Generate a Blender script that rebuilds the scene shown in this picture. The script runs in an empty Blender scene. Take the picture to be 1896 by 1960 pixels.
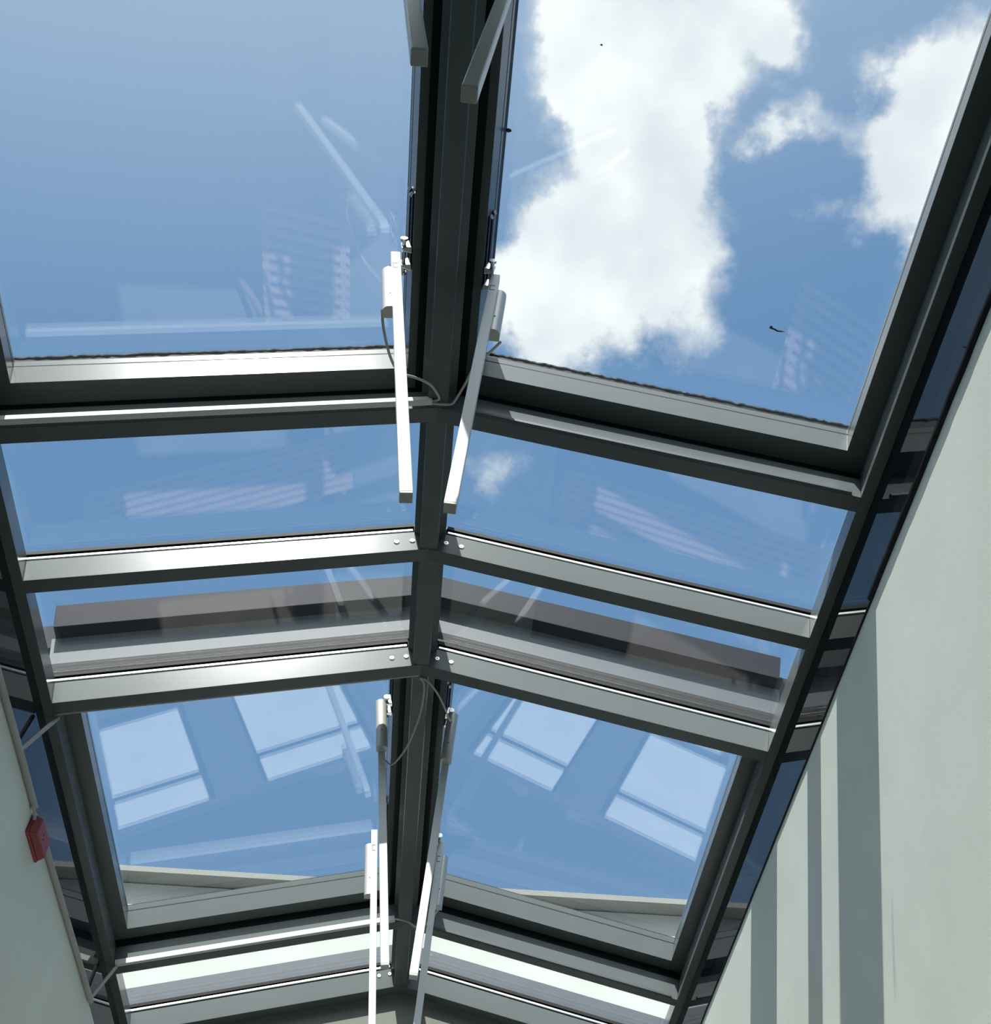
import bpy, bmesh, math, random
from mathutils import Vector, Matrix
random.seed(7)
SC = bpy.context.scene
COL = SC.collection

# ------------------------------------------------------------------ camera
PITCH, YAW, ROLL = 0.9246, -0.0729, 0.0186
FPX = 2038.27
CAMX = 0.062
cam_data = bpy.data.cameras.new('camera')
cam = bpy.data.objects.new('camera', cam_data)
COL.objects.link(cam)
cam.matrix_world = (Matrix.Translation((CAMX, 0, 0)) @ Matrix.Rotation(YAW, 4, 'Z')
                    @ Matrix.Rotation(PITCH + math.pi / 2, 4, 'X') @ Matrix.Rotation(ROLL, 4, 'Z'))
cam_data.sensor_fit = 'HORIZONTAL'
cam_data.sensor_width = 36.0
cam_data.lens = FPX * 36.0 / 1896.0
cam_data.clip_end = 500
SC.camera = cam
CM = cam.matrix_world.to_3x3()


def sky_dir(px, py):
    """direction in which a part of the sky lies (used only to say where in the sky a cloud is)"""
    return (CM @ Vector(((px - 948) / FPX, -(py - 980) / FPX, -1))).normalized()


# ------------------------------------------------------------------ exposure
SC.view_settings.view_transform = 'Standard'
SC.view_settings.look = 'None'
SC.view_settings.exposure = 0.0
SC.view_settings.gamma = 1.0
SC.view_settings.use_curve_mapping = False

# ------------------------------------------------------------------ sun
TO_SUN = Vector((-0.171, -0.604, 0.779)).normalized()
SUN_E = 9.0
sl = bpy.data.lights.new('sun', 'SUN')
sl.energy = SUN_E
sl.angle = math.radians(0.55)
sl.color = (1.0, 0.965, 0.90)
sun = bpy.data.objects.new('sun', sl)
sun.rotation_euler = TO_SUN.to_track_quat('Z', 'Y').to_euler()
sun.location = (-3, -8, 12)
COL.objects.link(sun)


# ------------------------------------------------------------------ node helper
class N:
    def __init__(s, tree):
        s.t = tree
        s.n = tree.nodes
        s.l = tree.links

    def new(s, kind, **kw):
        nd = s.n.new(kind)
        for k, v in kw.items():
            setattr(nd, k, v)
        return nd

    def put(s, sock, v):
        if hasattr(v, 'is_output') or isinstance(v, bpy.types.NodeSocket):
            s.l.new(v, sock)
        else:
            sock.default_value = v

    def math(s, op, a, b=0.0, clamp=False):
        nd = s.new('ShaderNodeMath', operation=op)
        nd.use_clamp = clamp
        s.put(nd.inputs[0], a)
        s.put(nd.inputs[1], b)
        return nd.outputs[0]

    def vmath(s, op, a, b=None):
        nd = s.new('ShaderNodeVectorMath', operation=op)
        s.put(nd.inputs[0], a)
        if b is not None:
            s.put(nd.inputs[1], b)
        return nd.outputs['Value'] if op in ('DISTANCE', 'DOT_PRODUCT', 'LENGTH') else nd.outputs[0]

    def noise(s, vec, scale, detail=5, rough=0.55):
        nd = s.new('ShaderNodeTexNoise')
        s.put(nd.inputs['Vector'], vec)
        nd.inputs['Scale'].default_value = scale
        nd.inputs['Detail'].default_value = detail
        nd.inputs['Roughness'].default_value = rough
        return nd

    def mrange(s, v, a, b, c=0.0, d=1.0, smooth=True):
        nd = s.new('ShaderNodeMapRange')
        nd.interpolation_type = 'SMOOTHSTEP' if smooth else 'LINEAR'
        s.put(nd.inputs[0], v)
        for i, x in enumerate((a, b, c, d)):
            nd.inputs[i + 1].default_value = x
        return nd.outputs[0]

    def mix(s, f, a, b):
        nd = s.new('ShaderNodeMix', data_type='RGBA')
        s.put(nd.inputs[0], f)
        s.put(nd.inputs[6], a)
        s.put(nd.inputs[7], b)
        return nd.outputs[2]


# ------------------------------------------------------------------ sky with clouds
SKY_K = 1.0
world = bpy.data.worlds.new('sky')
SC.world = world
world.use_nodes = True
W = N(world.node_tree)
W.n.clear()
tc = W.new('ShaderNodeTexCoord').outputs['Generated']
d0 = W.vmath('NORMALIZE', tc)
wob1 = W.noise(d0, 5.0, 6, 0.6)
off1 = W.vmath('SUBTRACT', wob1.outputs['Color'], (0.5, 0.5, 0.5))
sc1 = W.new('ShaderNodeVectorMath', operation='SCALE')
W.put(sc1.inputs[0], off1)
sc1.inputs['Scale'].default_value = 0.17
dw = W.vmath('ADD', d0, sc1.outputs[0])
# clouds: (image x, y to say where in the sky, angular radius, weight)
BLOBS = [(1130, -40, .075, 1), (1300, -60, .11, 1), (1440, -20, .085, 1), (1140, 90, .075, 1), (1260, 90, .10, 1), (1400, 60, .085, 1),
         (1180, 190, .075, 1), (1290, 200, .09, 1), (1240, 300, .085, 1), (1330, 330, .06, 1), (1180, 400, .085, 1), (1290, 430, .085, 1), (1070, 470, .08, 1),
         (1000, 560, .085, 1), (1120, 560, .10, 1), (1240, 530, .08, .9), (1020, 650, .07, .9), (1330, 590, .06, .7), (1190, 660, .05, .55), (1330, 690, .045, .5),
         (900, 560, .06, .9),
         (1520, 100, .04, .8), (1520, 235, .04, .8), (1480, 270, .03, .7),
         (1820, 40, .075, .95), (1720, 90, .05, .85), (1770, 170, .08, .9), (1690, 220, .05, .8), (1640, 300, .055, .85), (1750, 290, .085, .95),
         (1700, 390, .06, .8), (1900, 130, .09, 1), (1600, 450, .04, .55), (1740, 470, .035, .5), (960, 860, .045, .62), (1030, 890, .04, .5), (970, 940, .035, .45)]
acc = None
for bx, by, br, bw in BLOBS:
    c = sky_dir(bx, by)
    dist = W.vmath('DISTANCE', dw, tuple(c))
    m = W.mrange(dist, 0.0, br, bw, 0.0)
    acc = m if acc is None else W.math('ADD', acc, m)
acc = W.math('MINIMUM', acc, 1.15)
fine = W.noise(d0, 17.0, 12, 0.68).outputs['Fac']
dens = W.math('ADD', acc, W.math('MULTIPLY', W.math('SUBTRACT', fine, 0.5), 1.15))
cover = W.mrange(dens, 0.16, 0.92, 0.0, 1.0)
# thin haze patches over the rest of the sky
veil = W.math('MULTIPLY', W.mrange(W.noise(d0, 3.2, 5, 0.6).outputs['Fac'], 0.55, 0.80), 0.12)
sundot = W.vmath('DOT_PRODUCT', d0, tuple(TO_SUN))
glow = W.mrange(sundot, 0.33, 0.92, 0.0, 1.0)
sep = W.new('ShaderNodeSeparateXYZ')
W.put(sep.inputs[0], d0)
elev = W.mrange(sep.outputs['Z'], 0.0, 0.9, 0.0, 1.0)
blue = W.mix(elev, (0.24, 0.41, 0.66, 1), (0.165, 0.335, 0.60, 1))
blue = W.mix(glow, blue, (0.60, 0.76, 0.93, 1))
aureole = W.mrange(sundot, 0.78, 1.0, 0.0, 1.0)
blue = W.mix(aureole, blue, (3.2, 3.35, 3.5, 1))     # bright haze around the sun, added out of view to lift the shaded walls
blue = W.mix(veil, blue, (0.80, 0.86, 0.92, 1))
body = W.mrange(W.noise(d0, 9.0, 5, 0.5).outputs['Fac'], 0.3, 0.7)
thick = W.mrange(dens, 0.55, 1.05)
cl = W.mix(body, (0.92, 0.99, 1.04, 1), (1.25, 1.28, 1.26, 1))
cl = W.mix(thick, (0.80, 0.88, 0.96, 1), cl)
skyc = W.mix(cover, blue, cl)
below = W.mrange(sep.outputs['Z'], -0.05, 0.02)
skyc = W.mix(below, (0.22, 0.23, 0.22, 1), skyc)
bg = W.new('ShaderNodeBackground')
W.put(bg.inputs[0], skyc)
bg.inputs[1].default_value = SKY_K
wo = W.new('ShaderNodeOutputWorld')
W.l.new(bg.outputs[0], wo.inputs[0])


# ------------------------------------------------------------------ materials
def principled(name, col, rough=0.5, metal=0.0, spec=0.5, var=0.08, scale=6.0, bump=0.0, bscale=60.0, stretch=None):
    m = bpy.data.materials.new(name)
    m.use_nodes = True
    t = N(m.node_tree)
    p = t.n['Principled BSDF']
    co = t.new('ShaderNodeTexCoord').outputs['Object']
    if stretch:
        mp = t.new('ShaderNodeMapping')
        mp.inputs['Scale'].default_value = stretch
        t.l.new(co, mp.inputs[0])
        co = mp.outputs[0]
    nz = t.noise(co, scale, 4, 0.6).outputs['Fac']
    f = t.mrange(nz, 0.3, 0.7)
    a = tuple(max(0, c * (1 - var)) for c in col) + (1,)
    b = tuple(c * (1 + var) for c in col) + (1,)
    t.l.new(t.mix(f, a, b), p.inputs['Base Color'])
    p.inputs['Metallic'].default_value = metal
    p.inputs['Specular IOR Level'].default_value = spec
    t.l.new(t.mrange(nz, 0.3, 0.7, rough * 0.985, rough * 1.015), p.inputs['Roughness'])
    if bump:
        bn = t.noise(co, bscale, 3, 0.6).outputs['Fac']
        bp = t.new('ShaderNodeBump')
        bp.inputs['Strength'].default_value = bump
        bp.inputs['Distance'].default_value = 0.002
        t.l.new(bn, bp.inputs['Height'])
        t.l.new(bp.outputs[0], p.inputs['Normal'])
    return m


M = {}
M['frame'] = principled('anthracite_aluminium', (0.118, 0.137, 0.139), 0.24, 0.0, 0.16, 0.02, 4.0)
M['frame_dark'] = principled('black_coated_aluminium', (0.012, 0.013, 0.015), 0.5, 0.0, 0.25)
M['bead'] = principled('bright_aluminium_bead', (0.62, 0.64, 0.64), 0.28, 0.9, 0.5, 0.04)
M['gasket'] = principled('black_rubber', (0.010, 0.010, 0.011), 0.65, 0.0, 0.3)
M['curb'] = principled('grey_sheet_metal', (0.060, 0.074, 0.088), 0.55, 0.0, 0.4, 0.08)
M['hood'] = principled('dark_sheet_metal', (0.012, 0.013, 0.020), 0.6, 0.0, 0.15, 0.1)
M['fascia'] = principled('polished_dark_panel', (0.010, 0.013, 0.018), 0.03, 0.0, 0.45, 0.05)
M['tube'] = principled('white_powder_coated_tube', (0.70, 0.72, 0.72), 0.35, 0.0, 0.5, 0.02)
M['cap'] = principled('grey_plastic_cap', (0.52, 0.50, 0.46), 0.5, 0.0, 0.4, 0.04)
M['house'] = principled('silver_grey_housing', (0.52, 0.52, 0.49), 0.35, 0.3, 0.5, 0.03)
M['chrome'] = principled('zinc_plated_steel', (0.62, 0.63, 0.64), 0.22, 1.0, 0.5, 0.05)
M['screw'] = principled('stainless_screw', (0.78, 0.78, 0.76), 0.30, 0.7, 0.5, 0.03)
M['socket'] = principled('screw_socket', (0.02, 0.02, 0.02), 0.6)
M['wall'] = principled('painted_plaster_wall', (0.77, 0.82, 0.76), 0.9, 0.0, 0.2, 0.03, 3.0, 0.10, 120.0)
M['duct'] = principled('white_plastic_duct', (0.66, 0.66, 0.62), 0.5, 0.0, 0.3, 0.02)
M['cable'] = principled('grey_cable', (0.50, 0.48, 0.44), 0.55, 0.0, 0.3, 0.02)
M['pipe'] = principled('grey_pvc_conduit', (0.40, 0.39, 0.37), 0.45, 0.0, 0.4, 0.05)
M['red'] = principled('dull_red_plastic', (0.30, 0.045, 0.055), 0.45, 0.0, 0.4, 0.06, 20)
M['floor'] = principled('stone_floor', (0.19, 0.185, 0.17), 0.6, 0.0, 0.3, 0.12, 2.5)
M['seal'] = principled('black_sealant', (0.008, 0.008, 0.009), 0.6, 0.0, 0.3, 0.1, 30)
M['render'] = principled('white_render_facade', (0.46, 0.48, 0.45), 0.9, 0.0, 0.2, 0.03, 2.0, 0.3, 40)
M['added_ground'] = principled('pale_added_ground', (0.74, 0.75, 0.72), 0.9, 0.0, 0.2, 0.04, 0.6)
M['soffit'] = principled('grey_soffit_paint', (0.24, 0.25, 0.23), 0.85, 0.0, 0.2, 0.03)
M['roofing'] = principled('grey_roofing', (0.22, 0.23, 0.23), 0.85, 0.0, 0.2, 0.1, 3)
M['debris'] = principled('dry_brown_leaf', (0.03, 0.025, 0.018), 0.8)
M['slat'] = principled('pink_beige_timber', (0.50, 0.36, 0.30), 0.6, 0.0, 0.3, 0.1, 8)


def glass_material(name, tint, f0, rough=0.0):
    m = bpy.data.materials.new(name)
    m.use_nodes = True
    t = N(m.node_tree)
    t.n.clear()
    lw = t.new('ShaderNodeLayerWeight')
    lw.inputs['Blend'].default_value = 0.5
    pw = t.math('POWER', lw.outputs['Facing'], 5.0)
    fr = t.math('ADD', t.math('MULTIPLY', pw, 1 - f0), f0, clamp=True)
    tr = t.new('ShaderNodeBsdfTransparent')
    tr.inputs[0].default_value = tint + (1,)
    gl = t.new('ShaderNodeBsdfGlossy')
    gl.inputs['Color'].default_value = (0.97, 0.98, 1, 1)
    gl.inputs['Roughness'].default_value = rough
    mx = t.new('ShaderNodeMixShader')
    t.l.new(fr, mx.inputs[0])
    t.l.new(tr.outputs[0], mx.inputs[1])
    t.l.new(gl.outputs[0], mx.inputs[2])
    o = t.new('ShaderNodeOutputMaterial')
    t.l.new(mx.outputs[0], o.inputs[0])
    return m


M['glass'] = glass_material('roof_glass', (0.955, 0.97, 0.975), 0.075)

# ------------------------------------------------------------------ mesh helpers
TA = 0.2465
AL = math.atan(TA)
CA, SA = math.cos(AL), math.sin(AL)
ZR = 3.0                      # underside of the rafters at the ridge
HEX = [(0, 1, 2, 3), (7, 6, 5, 4), (0, 4, 5, 1), (1, 5, 6, 2), (2, 6, 7, 3), (3, 7, 4, 0)]


def P(s, u, y, h):
    """u down the slope from the ridge line, y along the ridge, h square to the slope"""
    return Vector((s * (u * CA + h * SA), y, ZR - u * SA + h * CA))


def hexa(bm, pts):
    vs = [bm.verts.new(p) for p in pts]
    for f in HEX:
        bm.faces.new([vs[i] for i in f])


def sbox(bm, s, u0, u1, y0, y1, h0, h1, mitre=False):
    ua = (-h0 * SA / CA, -h1 * SA / CA) if mitre else (u0, u0)
    p = [P(s, ua[0], y0, h0), P(s, u1, y0, h0), P(s, u1, y1, h0), P(s, ua[0], y1, h0),
         P(s, ua[1], y0, h1), P(s, u1, y0, h1), P(s, u1, y1, h1), P(s, ua[1], y1, h1)]
    hexa(bm, p)


def box(bm, x0, x1, y0, y1, z0, z1):
    hexa(bm, [Vector(q) for q in ((x0, y0, z0), (x1, y0, z0), (x1, y1, z0), (x0, y1, z0),
                                  (x0, y0, z1), (x1, y0, z1), (x1, y1, z1), (x0, y1, z1))])


def prism(bm, prof, y0, y1):
    """profile in x,z swept along y"""
    a = [bm.verts.new((x, y0, z)) for x, z in prof]
    b = [bm.verts.new((x, y1, z)) for x, z in prof]
    n = len(prof)
    bm.faces.new(a)
    bm.faces.new(b[::-1])
    for i in range(n):
        bm.faces.new((a[i], b[i], b[(i + 1) % n], a[(i + 1) % n]))


def cyl(bm, a, b, r0, r1=None, seg=20):
    a, b = Vector(a), Vector(b)
    r1 = r0 if r1 is None else r1
    q = (b - a).to_track_quat('Z', 'Y')
    va, vb = [], []
    for i in range(seg):
        t = 2 * math.pi * i / seg
        o = q @ Vector((math.cos(t), math.sin(t), 0))
        va.append(bm.verts.new(a + o * r0))
        vb.append(bm.verts.new(b + o * r1))
    bm.faces.new(va[::-1])
    bm.faces.new(vb)
    for i in range(seg):
        bm.faces.new((va[i], va[(i + 1) % seg], vb[(i + 1) % seg], vb[i]))


def tube_path(bm, pts, r, seg=12, sub=8):
    """round tube through points, smoothed"""
    P_ = [Vector(p) for p in pts]
    if sub > 1 and len(P_) > 2:
        out = []
        for i in range(len(P_) - 1):
            p0, p1, p2, p3 = P_[max(i - 1, 0)], P_[i], P_[i + 1], P_[min(i + 2, len(P_) - 1)]
            for k in range(sub):
                t = k / sub
                out.append(0.5 * ((2 * p1) + (-p0 + p2) * t + (2 * p0 - 5 * p1 + 4 * p2 - p3) * t * t + (-p0 + 3 * p1 - 3 * p2 + p3) * t ** 3))
        out.append(P_[-1])
        P_ = out
    rings = []
    ref = Vector((0.3, 0.2, 1)).normalized()
    for i, p in enumerate(P_):
        d = (P_[min(i + 1, len(P_) - 1)] - P_[max(i - 1, 0)]).normalized()
        x = d.cross(ref).normalized()
        y = d.cross(x)
        rings.append([bm.verts.new(p + (x * math.cos(2 * math.pi * k / seg) + y * math.sin(2 * math.pi * k / seg)) * r) for k in range(seg)])
    for a, b in zip(rings, rings[1:]):
        for k in range(seg):
            bm.faces.new((a[k], a[(k + 1) % seg], b[(k + 1) % seg], b[k]))
    bm.faces.new(rings[0][::-1])
    bm.faces.new(rings[-1])


def obj(name, bm, mat, parent=None, smooth=False, bevel=0.0, seg=2):
    bmesh.ops.recalc_face_normals(bm, faces=bm.faces)
    me = bpy.data.meshes.new(name)
    bm.to_mesh(me)
    bm.free()
    me.materials.append(mat)
    if smooth:
        for p in me.polygons:
            p.use_smooth = True
        try:
            me.set_sharp_from_angle(angle=math.radians(40))
        except Exception:
            pass
    o = bpy.data.objects.new(name, me)
    COL.objects.link(o)
    if bevel:
        md = o.modifiers.new('soft_edges', 'BEVEL')
        md.width = bevel
        md.segments = seg
        md.limit_method = 'ANGLE'
    if parent:
        o.parent = parent
        o.matrix_parent_inverse = Matrix.Translation(-parent.location)
    return o


def tag(o, label, cat, group=None, kind=None):
    o['label'] = label
    o['category'] = cat
    if group:
        o['group'] = group
    if kind:
        o['kind'] = kind
    return o


def thing(name, loc, label, cat, group=None):
    o = bpy.data.objects.new(name, None)
    o.empty_display_size = 0.1
    COL.objects.link(o)
    o.location = loc
    return tag(o, label, cat, group)


def struct(name, bm, mat, bevel=0.0, label=None):
    o = obj(name, bm, mat, None, bevel=bevel)
    o['kind'] = 'structure'
    if label:
        o['label'] = label
    return o


B = bmesh.new
SIDE = {-1: 'left', 1: 'right'}

# ------------------------------------------------------------------ the shaft: walls, floor
XW = 1.364                     # inner faces of the side walls
ZW = 2.433                    # top of the right wall
ZWL = 2.446                   # top of the left wall
YB, YF = -1.10, 5.60          # near end of the shaft, end of the glass roof
YR = 8.0                      # far wall of the room below
FL = -1.6
bm = B(); box(bm, XW, XW + 0.3, YB - .3, YR + .2, FL, ZW); struct('wall_right', bm, M['wall'])
bm = B(); box(bm, -XW - 0.3, -XW, YB - .3, YR + .2, FL, ZWL); struct('wall_left', bm, M['wall'])
bm = B(); box(bm, -XW - .3, XW + .3, YB - .3, YR + .2, FL - .2, FL); struct('floor', bm, M['floor'])


def gable(name, y0, y1, mat, top=-0.002, bottom=FL):
    bm = B()
    z = ZR + top
    pr = [(-XW, bottom), (XW, bottom), (XW, z - XW * TA), (0, z), (-XW, z - XW * TA)]
    prism(bm, pr, y0, y1)
    return struct(name, bm, mat)


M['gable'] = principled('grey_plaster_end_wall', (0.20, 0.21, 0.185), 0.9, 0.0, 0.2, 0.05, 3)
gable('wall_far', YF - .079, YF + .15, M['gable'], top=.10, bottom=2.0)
bm = B(); box(bm, -XW, XW, YF + .15, YR, 2.0, 2.3); struct('ceiling_unseen', bm, M['wall'])
# end wall of the room below, with two windows
bm = B()
WIN = ((-1.28, -.32), (.12, 1.25))
WZ = (-1.35, .0)
for x0, x1 in ((-XW, WIN[0][0]), (WIN[0][1], WIN[1][0]), (WIN[1][1], XW)):
    box(bm, x0, x1, YR, YR + .2, FL, 2.3)
for x0, x1 in WIN:
    box(bm, x0, x1, YR, YR + .2, FL, WZ[0])
    box(bm, x0, x1, YR, YR + .2, WZ[1], 2.3)
struct('wall_end', bm, M['wall'])
for k, (x0, x1) in enumerate(WIN):
    bm = B()
    for a, b, c, d in ((x0, x0 + .05, *WZ), (x1 - .05, x1, *WZ), (x0, x1, WZ[0], WZ[0] + .05), (x0, x1, WZ[1] - .05, WZ[1]), (x0, x1, -.40, -.375)):
        box(bm, a, b, YR + .06, YR + .12, c, d)
    wf = struct('window_%d' % (k + 1), bm, M['frame'])
    bm = B(); box(bm, x0 + .05, x1 - .05, YR + .085, YR + .095, WZ[0] + .05, WZ[1] - .05)
    obj('pane', bm, M['glass'], wf)
gable('wall_near', YB - .3, YB, M['wall'])

bm = B()  # opaque roof out of view, added to keep sun off the near actuators
for s in (-1, 1):
    sbox(bm, s, 0, 1.75, YB - .3, .075, .0, .25, True)
struct('ceiling_unseen', bm, M['wall'])

# fascia: polished dark panels above the wall tops
for s in (-1, 1):
    bm = B()
    box(bm, *sorted((s * XW, s * (XW + .02))), YB, YF - .08, (ZW + .006) if s > 0 else (ZWL + .002), 2.6625)
    o = obj('fascia_panel', bm, M['fascia'])
    tag(o, 'polished dark fascia strip along the top of the %s wall%s' % (SIDE[s], ', behind the grey conduit' if s < 0 else ''), 'fascia')
bm = B()
n = 60
pts = [(XW - .001, YB + (YF - YB) * i / n, ZW + .004 + random.uniform(-.002, .002)) for i in range(n + 1)]
tube_path(bm, pts, 0.0045, 8, 1)
tag(obj('sealant_bead', bm, M['seal'], smooth=True), 'thin black sealant line between right wall and fascia strip', 'sealant')
bm = B()
pts = [(XW - .002, 0.2 + 1.86 * i / n, ZW + .012 + random.uniform(-.002, .002)) for i in range(n + 1)]
tube_path(bm, pts, 0.010, 8, 1)
tag(obj('loose_weatherstrip', bm, M['seal'], smooth=True), 'thick black rubber strip along the near top edge of the right wall', 'weatherstrip')

# ------------------------------------------------------------------ rafters
RAF = [  # near y, far y
    (1.846, 1.903), (2.447, 2.504), (3.040, 3.098), (4.840, 4.898), (5.450, 5.520)]
UE = 1.370                    # inner face of the eave beam
WHERE = {1: 'just beyond the nearest large vent', 2: 'between the two narrow panes', 3: 'just before the far vent',
         4: 'just beyond the far vent', 5: 'against the end wall'}
for k, (y0, y1) in enumerate(RAF, 1):
    for s in (-1, 1):
        lab = 'dark metal rafter on the %s slope, %s' % (SIDE[s], WHERE[k])
        t = thing('roof_rafter', P(s, .7, y0, 0), lab, 'rafter', 'rafters of the glass roof')
        bm = B(); sbox(bm, s, 0, UE, y0, y1, 0, .104, True)
        obj('rafter_body', bm, M['frame'], t, bevel=.0015)
        bm = B(); sbox(bm, s, 0, UE + .02, y0 + .010, y1 - .010, .104, .146, True)
        obj('glazing_core', bm, M['frame_dark'], t)
        if k in (2, 3, 5):      # a glazed pane ends on the near side of this rafter
            bm = B(); sbox(bm, s, .036, UE + .004, y0 + .001, y0 + .012, .112, .126)
            obj('glazing_bead', bm, M['bead'], t, bevel=.003, seg=3)
            bm = B(); sbox(bm, s, .030, UE + .02, y0 - .004, y0 + .012, .132, .148)
            obj('gasket', bm, M['gasket'], t)
        if k in (1, 4):            # small ledge at the lower near corner
            bm = B(); sbox(bm, s, .10, UE - .03, y0 - .012, y0, .0, .014)
            obj('ledge', bm, M['curb'], t, bevel=.002)
        if k in (2, 3, 5):
            for xx in ((.062, .118) if k != 5 or s < 0 else (.12,)):
                hh = .052 if k != 5 else .075
                u = (xx - hh * SA) / CA
                c = P(s, u, y0, hh)
                bm = B(); cyl(bm, c + Vector((0, -.004, 0)), c + Vector((0, .002, 0)), .0095, .0120, 24)
                q = obj('screw', bm, M['screw'], t, smooth=True, bevel=.001)
                bm = B(); cyl(bm, c + Vector((0, -.0045, 0)), c + Vector((0, -.003, 0)), .0032, None, 6)
                obj('hex_socket', bm, M['socket'], q).matrix_parent_inverse = Matrix.Identity(4)

# ridge beam
t = thing('ridge_beam', (0, 2.5, 3.0), 'dark metal ridge beam running along the top of the glass roof', 'beam')
bm = B()
prism(bm, [(-.030, 3.0005), (.030, 3.0005), (.034, 3.006), (.034, 3.075), (.058, 3.085), (.058, 3.150), (-.058, 3.150), (-.058, 3.085), (-.034, 3.075), (-.034, 3.006)], .05, YF - .08)
obj('beam_body', bm, M['frame'], t)
bm = B()
prism(bm, [(-.036, 3.150), (.036, 3.150), (.036, 3.36), (0, 3.37), (-.036, 3.36)], .04, YF - .08)
obj('ridge_cap', bm, M['hood'], t)
for s in (-1, 1):            # dark flashing closing the gap between ridge beam and vent sashes
    for y0, y1 in ((.107, 1.846), (3.098, 4.840)):
        bm = B(); sbox(bm, s, .022, .050, y0 - .014, y1 + .014, .1465, .1495)
        obj('flashing', bm, M['frame_dark'], t)
# eave beams
for s in (-1, 1):
    t = thing('eave_beam', P(s, UE, 2.5, 0), 'dark metal eave beam under the %s edge of the glass' % SIDE[s], 'beam')
    bm = B(); sbox(bm, s, UE, UE + .036, .05, YF - .08, .0, .125)
    obj('beam_body', bm, M['frame'], t, bevel=.0015)
    bm = B(); sbox(bm, s, UE + .018, UE + .10, .05, YF - .08, .126, .148)
    obj('packer', bm, M['frame_dark'], t)
    bm = B(); sbox(bm, s, UE + .036, UE + .10, .05, YF - .08, .02, .125)
    obj('outer_web', bm, M['frame_dark'], t)
    for y0, y1 in ((1.903, 2.447), (2.504, 3.040), (4.898, 5.450)):
        bm = B(); sbox(bm, s, UE + .006, UE + .018, y0 + .002, y1 - .002, .127, .136)
        obj('glazing_bead', bm, M['bead'], t, bevel=.002)

# ------------------------------------------------------------------ fixed panes
PN = [(1.885, 2.4585, 'narrow fixed glass pane just beyond the nearest vent, %s slope'),
      (2.4605, 3.036, 'narrow fixed glass pane before the far vent, dark hood showing behind it, %s slope'),
      (4.905, 5.49, 'narrow fixed glass pane at the far end, white wall behind it, %s slope')]
for y0, y1, lab in PN:
    for s in (-1, 1):
        bm = B(); sbox(bm, s, .022, 1.46, y0, y1, .1495, .160)
        tag(obj('glass_pane', bm, M['glass']), lab % SIDE[s],
            'glass pane', 'fixed panes of the glass roof')


# ------------------------------------------------------------------ roof vents
def ring(bm, s, uo, ui, yo, yi, h0, h1, hf=None, draft=0.0):
    """one continuous rectangular frame: outer and inner u/y ranges; hf = top height at its far end"""
    hf = h1 if hf is None else hf
    o = [(uo[0], yo[0]), (uo[1], yo[0]), (uo[1], yo[1]), (uo[0], yo[1])]
    n = [(ui[0], yi[0]), (ui[1], yi[0]), (ui[1], yi[1]), (ui[0], yi[1])]
    v = {}
    for key, lst in (('o', o), ('i', n)):
        for k, (u, y) in enumerate(lst):
            v[key, k, 0] = bm.verts.new(P(s, u, y, h0))
            v[key, k, 1] = bm.verts.new(P(s, u, y - (draft if key == 'i' and k > 1 else 0), hf if k > 1 else h1))
    for k in range(4):
        m = (k + 1) % 4
        for key in 'oi':
            bm.faces.new((v[key, k, 0], v[key, m, 0], v[key, m, 1], v[key, k, 1]))
        for lv in (0, 1):
            bm.faces.new((v['o', k, lv], v['o', m, lv], v['i', m, lv], v['i', k, lv]))


def vent(s, yn, yf, hf, lab):
    """yn: far face of the near rafter, yf: near face of the far rafter"""
    t = thing('roof_vent', P(s, .7, (yn + yf) / 2, .15), lab, 'roof vent', 'opening vents of the glass roof')
    a, b = yn + .066, yf - .066
    bm = B(); ring(bm, s, (.038, 1.43), (.077, 1.311), (yn - .03, yf + .03), (a, b), .150, .240, draft=.0045)
    obj('sash_frame', bm, M['frame'], t, bevel=.001)
    bm = B(); ring(bm, s, (.045, 1.40), (.0775, 1.3105), (yn - .02, yf + .02), (a - .0005, b - .0040), .240, .2445)
    obj('groove', bm, M['gasket'], t)
    bm = B(); ring(bm, s, (.038, 1.43), (.077, 1.311), (yn - .03, yf + .03), (a, b - .0047), .2445, .272, draft=.0014)
    obj('glazing_bead', bm, M['frame'], t, bevel=.001)
    bm = B(); ring(bm, s, (.04, 1.41), (.070, 1.318), (yn - .01, yf + .01), (a - .006, b + .001), .272, .280)
    obj('gasket', bm, M['gasket'], t)
    bm = B(); sbox(bm, s, .05, 1.40, yn, yf, .281, .300)
    obj('glass', bm, M['glass'], t)
    bm = B(); ring(bm, s, (.03, 1.45), (.052, 1.352), (yn - .052, yf + .052), (yn - .005, yf + .003), .301, .425, hf)
    obj('outer_frame', bm, M['hood'], t)
    bm = B(); sbox(bm, s, .0, 1.40, yn - .056, yn - .031, .205, .345, True)
    obj('curb', bm, M['curb'], t)
    bm = B(); sbox(bm, s, .0, 1.40, yn - .058, yn - .031, .162, .204, True)
    obj('curb_base', bm, M['gasket'], t)
    bm = B(); sbox(bm, s, .0, 1.385, yn - .118, yn - .050, .3455, .470, True)
    obj('wind_deflector', bm, M['hood'], t, bevel=.002)
    if hf > .4:               # uneven black sealant along the upper edges
        m = 90
        for a, b in ((P(s, .055, yf + .001, hf), P(s, 1.352, yf + .001, hf)), (P(s, .0535, yn, .300), P(s, .0535, yf, .300))):
            bm = B()
            pts = [a.lerp(b, i / m) + Vector((random.uniform(-.0015, .0015), random.uniform(-.002, .002), random.uniform(-.003, .003))) for i in range(m + 1)]
            tube_path(bm, pts, .005, 6, 1)
            obj('sealant_edge', bm, M['seal'], t)
    return t


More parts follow.
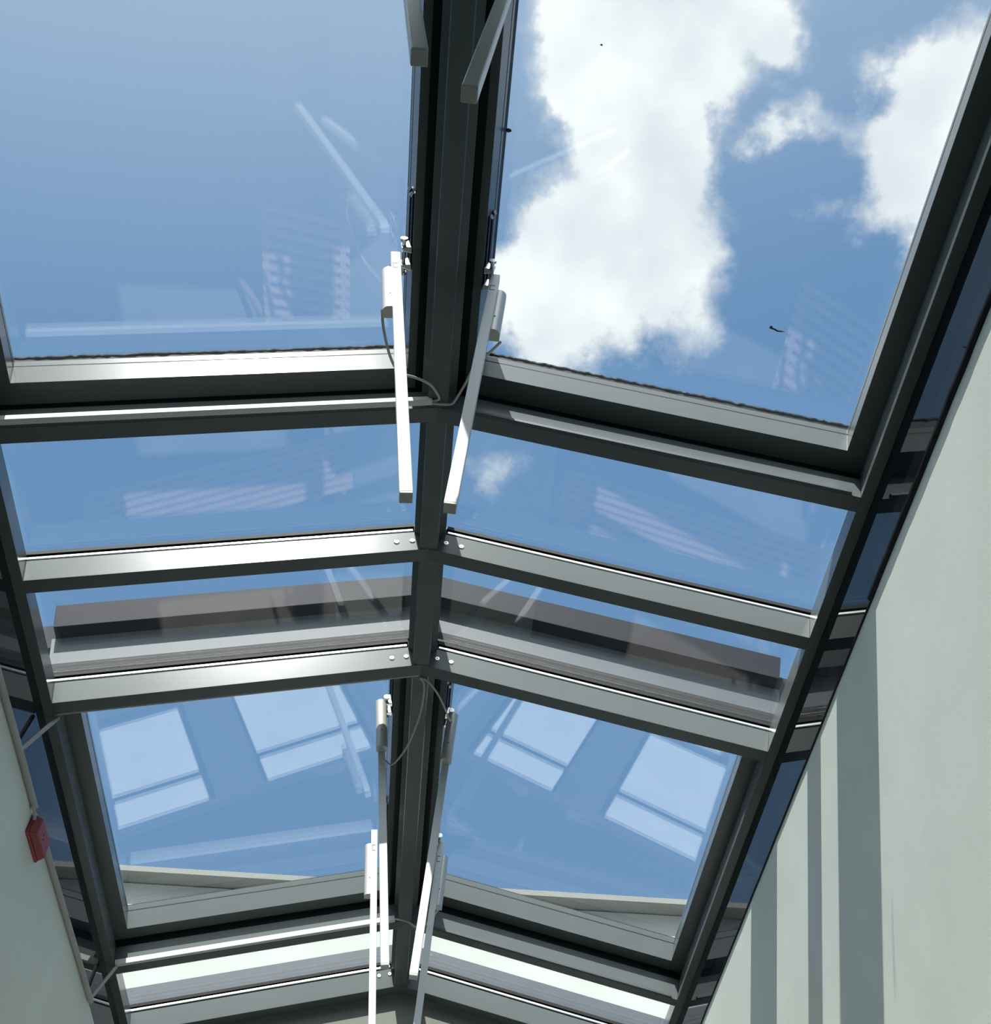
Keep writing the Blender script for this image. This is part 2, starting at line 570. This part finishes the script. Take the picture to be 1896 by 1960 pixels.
for s in (-1, 1):
    vent(s, .107, 1.846, .425, 'large opening roof vent nearest the viewer on the %s slope' % SIDE[s])
    vent(s, 3.098, 4.840, .312, 'large opening roof vent in the far half of the %s slope' % SIDE[s])


# ------------------------------------------------------------------ vent actuators
def actuator(s, Y, th, X, L, front, lab):
    """white square tube hanging from the ridge side of a vent sash"""
    top = Vector((s * X, Y, ZR - TA * X + .15))
    th = math.radians(th)
    d = Vector((-s * math.sin(th), 0, -math.cos(th)))        # along the tube, downwards
    w = Vector((math.cos(th), 0, -s * math.sin(th)))          # sideways
    fy = Vector((0, 1, 0))
    t = thing('window_actuator', top, lab, 'vent actuator', 'vent actuators hanging from the ridge')

    def ob(bm, c, a0, a1, x0, x1, y0, y1):
        hexa(bm, [c + d * aa + w * xx + fy * yy for aa in (a1, a0) for xx, yy in ((x0, y0), (x1, y0), (x1, y1), (x0, y1))])
    bm = B(); ob(bm, top, -.03, L, -.015, .015, -.015, .015)
    tb = obj('tube', bm, M['tube'], t, bevel=.0025, seg=3)
    bm = B(); ob(bm, top, L - .002, L + .006, -.0145, .0145, -.0145, .0145)
    obj('end_cap', bm, M['cap'], t, bevel=.0015)
    # small latch slot near the head
    bm = B()
    ob(bm, top, .055, .058, -.008, .006, -.0155, -.0145)
    ob(bm, top, .085, .088, -.008, .006, -.0155, -.0145)
    ob(bm, top, .055, .088, -.010, -.008, -.0155, -.0145)
    obj('slot', bm, M['gasket'], t)
    # motor housing, rounded front
    if front:
        c, a0, a1, cy = top - fy * .036, -.02, .235, -1
    else:
        c, a0, a1, cy = top + fy * .030 + w * (s * .020), .03, .30, -1
    bm = B()
    rings = []
    prof = [(-.023, .018), (-.023, -.004)] + [(-.023 * math.cos(math.pi * i / 10), -.004 - .018 * math.sin(math.pi * i / 10)) for i in range(1, 10)] + [(.023, -.004), (.023, .018)]
    for a in (a0, a1):
        rings.append([bm.verts.new(c + d * a + w * x + fy * y) for x, y in prof])
    bm.faces.new(rings[0]); bm.faces.new(rings[1][::-1])
    for i in range(len(prof)):
        j = (i + 1) % len(prof)
        bm.faces.new((rings[0][i], rings[1][i], rings[1][j], rings[0][j]))
    hs = obj('motor_housing', bm, M['house'], t, smooth=True, bevel=.0015)
    bm = B()
    cc = c + d * (a1 - .085) - fy * .0222
    cyl(bm, cc + fy * .002, cc - fy * .001, .0026, None, 10)
    obj('housing_screw', bm, M['socket'], hs).matrix_parent_inverse = Matrix.Identity(4)
    # swivel bracket fixed to the sash
    u0 = .0775
    for hh in (.172, .212):
        bm = B()
        q = [P(s, u0, Y - .20, hh - .008), P(s, u0 + .005, Y - .20, hh - .008), P(s, u0 + .005, Y + .04, hh - .008), P(s, u0, Y + .04, hh - .008),
             P(s, u0, Y - .20, hh + .008), P(s, u0 + .005, Y - .20, hh + .008), P(s, u0 + .005, Y + .04, hh + .008), P(s, u0, Y + .04, hh + .008)]
        hexa(bm, q)
        obj('mounting_plate', bm, M['frame_dark'], t, bevel=.001)
        bm = B()
        q = P(s, u0 + .003, Y - .205, hh)
        cyl(bm, q, q + Vector((s * .006, .012, 0)), .006, .006, 12)
        obj('clip', bm, M['chrome'], t, smooth=True)
    bm = B()
    hexa(bm, [P(s, u0 + .002, Y - .04, .150), P(s, u0 + .034, Y - .035, .155), P(s, u0 + .034, Y - .026, .155), P(s, u0 + .002, Y - .018, .150),
              P(s, u0 + .002, Y - .04, .205), P(s, u0 + .030, Y - .035, .195), P(s, u0 + .030, Y - .026, .195), P(s, u0 + .002, Y - .018, .205)])
    obj('bracket', bm, M['chrome'], t, bevel=.002)
    bm = B()
    hexa(bm, [P(s, u0 + .002, Y + .018, .150), P(s, u0 + .034, Y + .022, .155), P(s, u0 + .034, Y + .030, .155), P(s, u0 + .002, Y + .040, .150),
              P(s, u0 + .002, Y + .018, .205), P(s, u0 + .030, Y + .022, .195), P(s, u0 + .030, Y + .030, .195), P(s, u0 + .002, Y + .040, .205)])
    obj('bracket', bm, M['chrome'], t, bevel=.002)
    bm = B()
    pc = P(s, u0 + .024, Y - .055, .172)
    cyl(bm, pc, pc + Vector((0, .11, 0)), .0065, None, 16)
    pin = obj('pivot_pin', bm, M['chrome'], t, smooth=True)
    for dy in (-.006, .106):
        bm = B(); cyl(bm, pc + Vector((0, dy, 0)), pc + Vector((0, dy + .008, 0)), .012, None, 18)
        obj('pin_head', bm, M['chrome'], pin, smooth=True).matrix_parent_inverse = Matrix.Identity(4)
    return t, c, d, a1


ACT = {}
ACT['AL'] = actuator(-1, 1.392, 5.97, .162, 1.235, False, 'bright white tube actuator hanging from the nearest left vent, fully sunlit')
ACT['AR'] = actuator(1, 1.440, 4.1, .150, 1.197, False, 'white tube actuator on the nearest right vent, shaded above, sunlit below')
ACT['AL0'] = actuator(-1, .485, 5.97, .172, 1.2, True, 'shaded grey tube end at the top edge of the photo, left of the ridge')
ACT['AR0'] = actuator(1, .540, 4.1, .128, 1.2, True, 'shaded tube end slanting in at the top edge of the photo, right of the ridge')
ACT['BL0'] = actuator(-1, 3.450, 6.2, .160, 1.15, True, 'far left tube actuator with silver motor housing, beside the looped cable')
ACT['BR0'] = actuator(1, 3.505, 4.1, .146, 1.15, True, 'far right tube actuator with motor housing in front, sunlit at its foot')
ACT['BL'] = actuator(-1, 4.320, 5.2, .171, 1.2, False, 'furthest left white tube actuator, running out of the bottom of the photo')
ACT['BR'] = actuator(1, 4.385, 3.5, .147, 1.2, False, 'furthest right blue-grey tube actuator, running out of the bottom of the photo')

# ------------------------------------------------------------------ ducts, conduits, cables
y = 1.832
bm = B(); sbox(bm, -1, .020, UE - .006, y - .020, y + .001, -.006, .018)
tag(obj('cable_duct', bm, M['duct'], bevel=.0015), 'white plastic cable duct along the left rafter beyond the nearest vent', 'cable duct')
y = 4.826
bm = B(); sbox(bm, -1, .050, UE - .006, y - .020, y + .001, -.006, .020)
tag(obj('cable_duct', bm, M['duct'], bevel=.0015), 'pale cable duct along the far left rafter, above the last narrow pane', 'cable duct')
bm = B(); tube_path(bm, [P(-1, 1.36, 3.103, .006), P(-1, .7, 3.103, .006), P(-1, .005, 3.104, .008)], .0065, 10, 1)
tag(obj('thin_conduit', bm, M['pipe'], smooth=True), 'thin grey conduit along the far edge of the left rafter before the far vent', 'conduit')
bm = B(); tube_path(bm, [(-XW + .014, 3.01, ZWL - .02), P(-1, 1.36, 3.112, -.008)], .0085, 12, 1)
tag(obj('angled_conduit', bm, M['pipe'], smooth=True), 'short slanting conduit linking left wall pipe to the middle left rafter', 'conduit', 'slanting conduits at the left wall')
bm = B(); tube_path(bm, [(-XW + .014, 4.70, ZWL + .006), P(-1, 1.36, 4.822, -.008)], .0085, 12, 1)
tag(obj('angled_conduit', bm, M['pipe'], smooth=True), 'short slanting conduit linking left wall pipe to the far left rafter', 'conduit', 'slanting conduits at the left wall')
bm = B(); tube_path(bm, [(-XW + .013, yy, ZWL - .022 + .001 * math.sin(yy * 9)) for yy in [YB + .02 + i * .2 for i in range(30)] if yy < 3.35], .0115, 14, 1)
tag(obj('wall_conduit', bm, M['pipe'], smooth=True), 'grey pipe along the left wall top on the near side of the red box', 'conduit')
bm = B(); tube_path(bm, [(-XW + .013, yy, ZWL - .022 + .02 * max(0, yy - 3.7)) for yy in (3.43, 3.7, 4.0, 4.3, 4.72)], .0115, 14, 1)
tag(obj('wall_conduit', bm, M['pipe'], smooth=True), 'grey pipe along the top of the left wall beyond the red box', 'conduit')

# cables of the nearest vents
q = P(-1, .020, 1.822, .006)
bm = B(); tube_path(bm, [(-.176, 1.425, 2.83), (-.168, 1.47, 2.80), (-.146, 1.56, 2.80), (-.12, 1.64, 2.85), (-.075, 1.70, 2.93), (-.030, 1.74, 2.965), (-.004, 1.785, 2.985), (.002, 1.81, 2.992), (-.018, 1.822, 2.996)], .0042, 10)
tag(obj('cable', bm, M['cable'], smooth=True), 'thin grey cable drooping from the sunlit left actuator to the duct end', 'cable')
bm = B(); tube_path(bm, [(-.018, 1.826, 2.990), (.010, 1.826, 2.990), (.045, 1.822, 2.990), (.062, 1.79, 2.985), (.085, 1.73, 2.975), (.11, 1.64, 2.93), (.15, 1.55, 2.86), (.176, 1.49, 2.815)], .0042, 10)
tag(obj('cable', bm, M['cable'], smooth=True), 'thin grey cable rising from the duct end to the nearest right actuator', 'cable')
bm = B(); tube_path(bm, [(-.002, 3.108, 2.992), (.016, 3.13, 2.985), (.018, 3.18, 2.96), (.008, 3.25, 2.92), (-.03, 3.36, 2.86), (-.08, 3.44, 2.83), (-.11, 3.46, 2.85), (-.14, 3.45, 2.89)], .0038, 10)
tag(obj('cable', bm, M['cable'], smooth=True), 'looping grey cable below the ridge to the far left vent actuator', 'cable')
bm = B(); tube_path(bm, [(-.002, 3.108, 2.993), (.030, 3.12, 2.990), (.07, 3.17, 2.98), (.105, 3.25, 2.98), (.128, 3.34, 3.00), (.140, 3.42, 3.06), (.146, 3.466, 3.13)], .0038, 10)
tag(obj('cable', bm, M['cable'], smooth=True), 'curved grey cable from the ridge down to the far right vent actuator', 'cable')
bm = B(); tube_path(bm, [(-.05, 4.81, 2.990), (-.015, 4.81, 2.985), (.025, 4.81, 2.975), (.045, 4.815, 2.962), (.075, 4.82, 2.955), (.10, 4.77, 2.94), (.14, 4.55, 2.86), (.158, 4.43, 2.82)], .0045, 10)
tag(obj('cable', bm, M['cable'], smooth=True), 'pale cable bridging the ridge at the furthest rafter to the last right actuator', 'cable')

# ------------------------------------------------------------------ red alarm box on the left wall
t = thing('alarm_box', (-XW, 3.445, 2.38), 'dull red square alarm box on the left wall beside the pipe', 'alarm box')
bm = B(); box(bm, -XW + .001, -XW + .012, 3.352, 3.540, 2.340, 2.420)
obj('back_plate', bm, M['red'], t, bevel=.003)
bm = B()
a = [(-XW + .012, yy, zz) for yy, zz in ((3.355, 2.343), (3.537, 2.343), (3.537, 2.417), (3.355, 2.417))]
b = [(-XW + .040, yy, zz) for yy, zz in ((3.368, 2.348), (3.520, 2.348), (3.520, 2.412), (3.368, 2.412))]
hexa(bm, [Vector(p) for p in a + b])
obj('cover', bm, M['red'], t, bevel=.004)
for yy, zz in ((3.43, 2.385), (3.44, 2.372)):
    bm = B(); cyl(bm, (-XW + .039, yy, zz), (-XW + .0415, yy, zz), .003, None, 10)
    obj('sounder_hole', bm, M['socket'], t)
bm = B(); tube_path(bm, [(-XW + .010, 3.30, ZWL - .030), (-XW + .016, 3.33, ZWL - .04), (-XW + .014, 3.356, ZWL - .05)], .006, 10)
obj('cable_entry', bm, M['cable'], t, smooth=True)

# ------------------------------------------------------------------ leaf scraps lying on the roof glass


def scrap(s, u, y, h, size, lab, cat='debris', shape=None):
    bm = B()
    n = 9
    pts = shape or [(math.cos(2 * math.pi * i / n) * random.uniform(.6, 1), math.sin(2 * math.pi * i / n) * random.uniform(.4, .8)) for i in range(n)]
    lo = [bm.verts.new(P(s, u + a * size, y + b * size, h)) for a, b in pts]
    hi = [bm.verts.new(P(s, u + a * size * .8, y + b * size * .8, h + .002)) for a, b in pts]
    bm.faces.new(lo); bm.faces.new(hi[::-1])
    for i in range(len(pts)):
        bm.faces.new((lo[i], lo[(i + 1) % len(pts)], hi[(i + 1) % len(pts)], hi[i]))
    tag(obj('leaf_scrap', bm, M['debris']), lab, cat)


scrap(1, 1.013, 1.487, .300, .025, 'small dark curled twig lying on the nearest right vent glass', 'twig',
      [(-1.0, -.35), (-.75, -.1), (-.45, -.05), (0, .15), (.4, .1), (1, .12), (.4, .28), (0, .32), (-.5, .15), (-1.1, .05)])
scrap(1, .085, 1.015, .300, .011, 'dark leaf scrap at the ridge edge of the nearest right vent glass')
scrap(1, .33, .735, .300, .005, 'tiny dark speck near the top of the nearest right vent glass')

# ------------------------------------------------------------------ outside: white house beyond the roof end
t = thing('white_house', (0, 7.9, 2.2), 'white rendered house wall with an overhanging eave beyond the end of the glass roof', 'building')
bm = B(); box(bm, -6, 6, 7.14, 8.2, 2.61, 4.60); obj('wall', bm, M['render'], t)
bm = B()
prof = [(7.00, 4.612), (7.00, 4.655), (7.3, 4.75), (8.3, 4.80), (8.3, 4.612)]
pa = [bm.verts.new((-6, a, b)) for a, b in prof]
pb = [bm.verts.new((6, a, b)) for a, b in prof]
bm.faces.new(pa); bm.faces.new(pb[::-1])
for i in range(len(prof)):
    bm.faces.new((pa[i], pb[i], pb[(i + 1) % len(prof)], pa[(i + 1) % len(prof)]))
obj('eave', bm, M['soffit'], t)
# grey metal upstand closing the gable end of the glass roof
bm = B()
for s in (-1, 1):
    sbox(bm, s, 0, 1.46, 5.525, 5.585, .10, .285, True)
tag(obj('gable_flashing', bm, M['curb'], bevel=.002), 'grey metal upstand outside the last narrow panes, following the roof slope', 'flashing')
# roof deck around the skylight
bm = B()
for s in (-1, 1):
    box(bm, *sorted((s * (XW + .14), s * (XW + 4.7))), -6, 5.78, 2.45, 2.60)
box(bm, -XW - 4.7, XW + 4.7, 5.78, 8.25, 2.45, 2.60)
tag(obj('flat_roof', bm, M['roofing']), 'grey flat roof around the skylight', 'roof', kind='structure')

# pale ground far below, added to brighten the end windows mirrored in the glass
bm = B(); box(bm, -40, 40, 8.6, 70, -20.4, -20)
tag(obj('added_paving', bm, M['added_ground']), 'pale paving added far below to brighten the mirrored end windows', 'paving', kind='structure')


def added_slats(x0, x1, y0, y1, z, n, skew, lab):  # guessed timber slats, added for the stripes they mirror in the left glass
    t = thing('added_slats', ((x0 + x1) / 2, (y0 + y1) / 2, FL), lab, 'added slats')
    st = (y1 - y0) / n
    for i in range(n):
        a = y0 + st * i
        bm = B()
        q = [(x0, a), (x1, a + skew), (x1, a + skew + st * .55), (x0, a + st * .55)]
        hexa(bm, [Vector((u, v, z - .03)) for u, v in q] + [Vector((u, v, z)) for u, v in q])
        obj('slat', bm, M['slat'], t)
    for x in (x0 + .02, x1 - .06):
        bm = B(); box(bm, x, x + .04, y0, y1 + skew * (1 if x > (x0 + x1) / 2 else 0), z - .08, z - .032)
        obj('rail', bm, M['slat'], t)
        for y in (y0 + .05, y1 - .05):
            bm = B(); box(bm, x, x + .04, y, y + .04, FL, z - .082)
            obj('leg', bm, M['slat'], t)
    return t


added_slats(.50, 1.15, 2.80, 3.75, -.6, 11, .22, 'pinkish timber slats added below, mirrored as faint stripes in the nearest left vent glass')
added_slats(-.90, 1.15, 4.72, 5.30, -.6, 8, -.12, 'long timber slats added below, mirrored faintly in the narrow left pane')
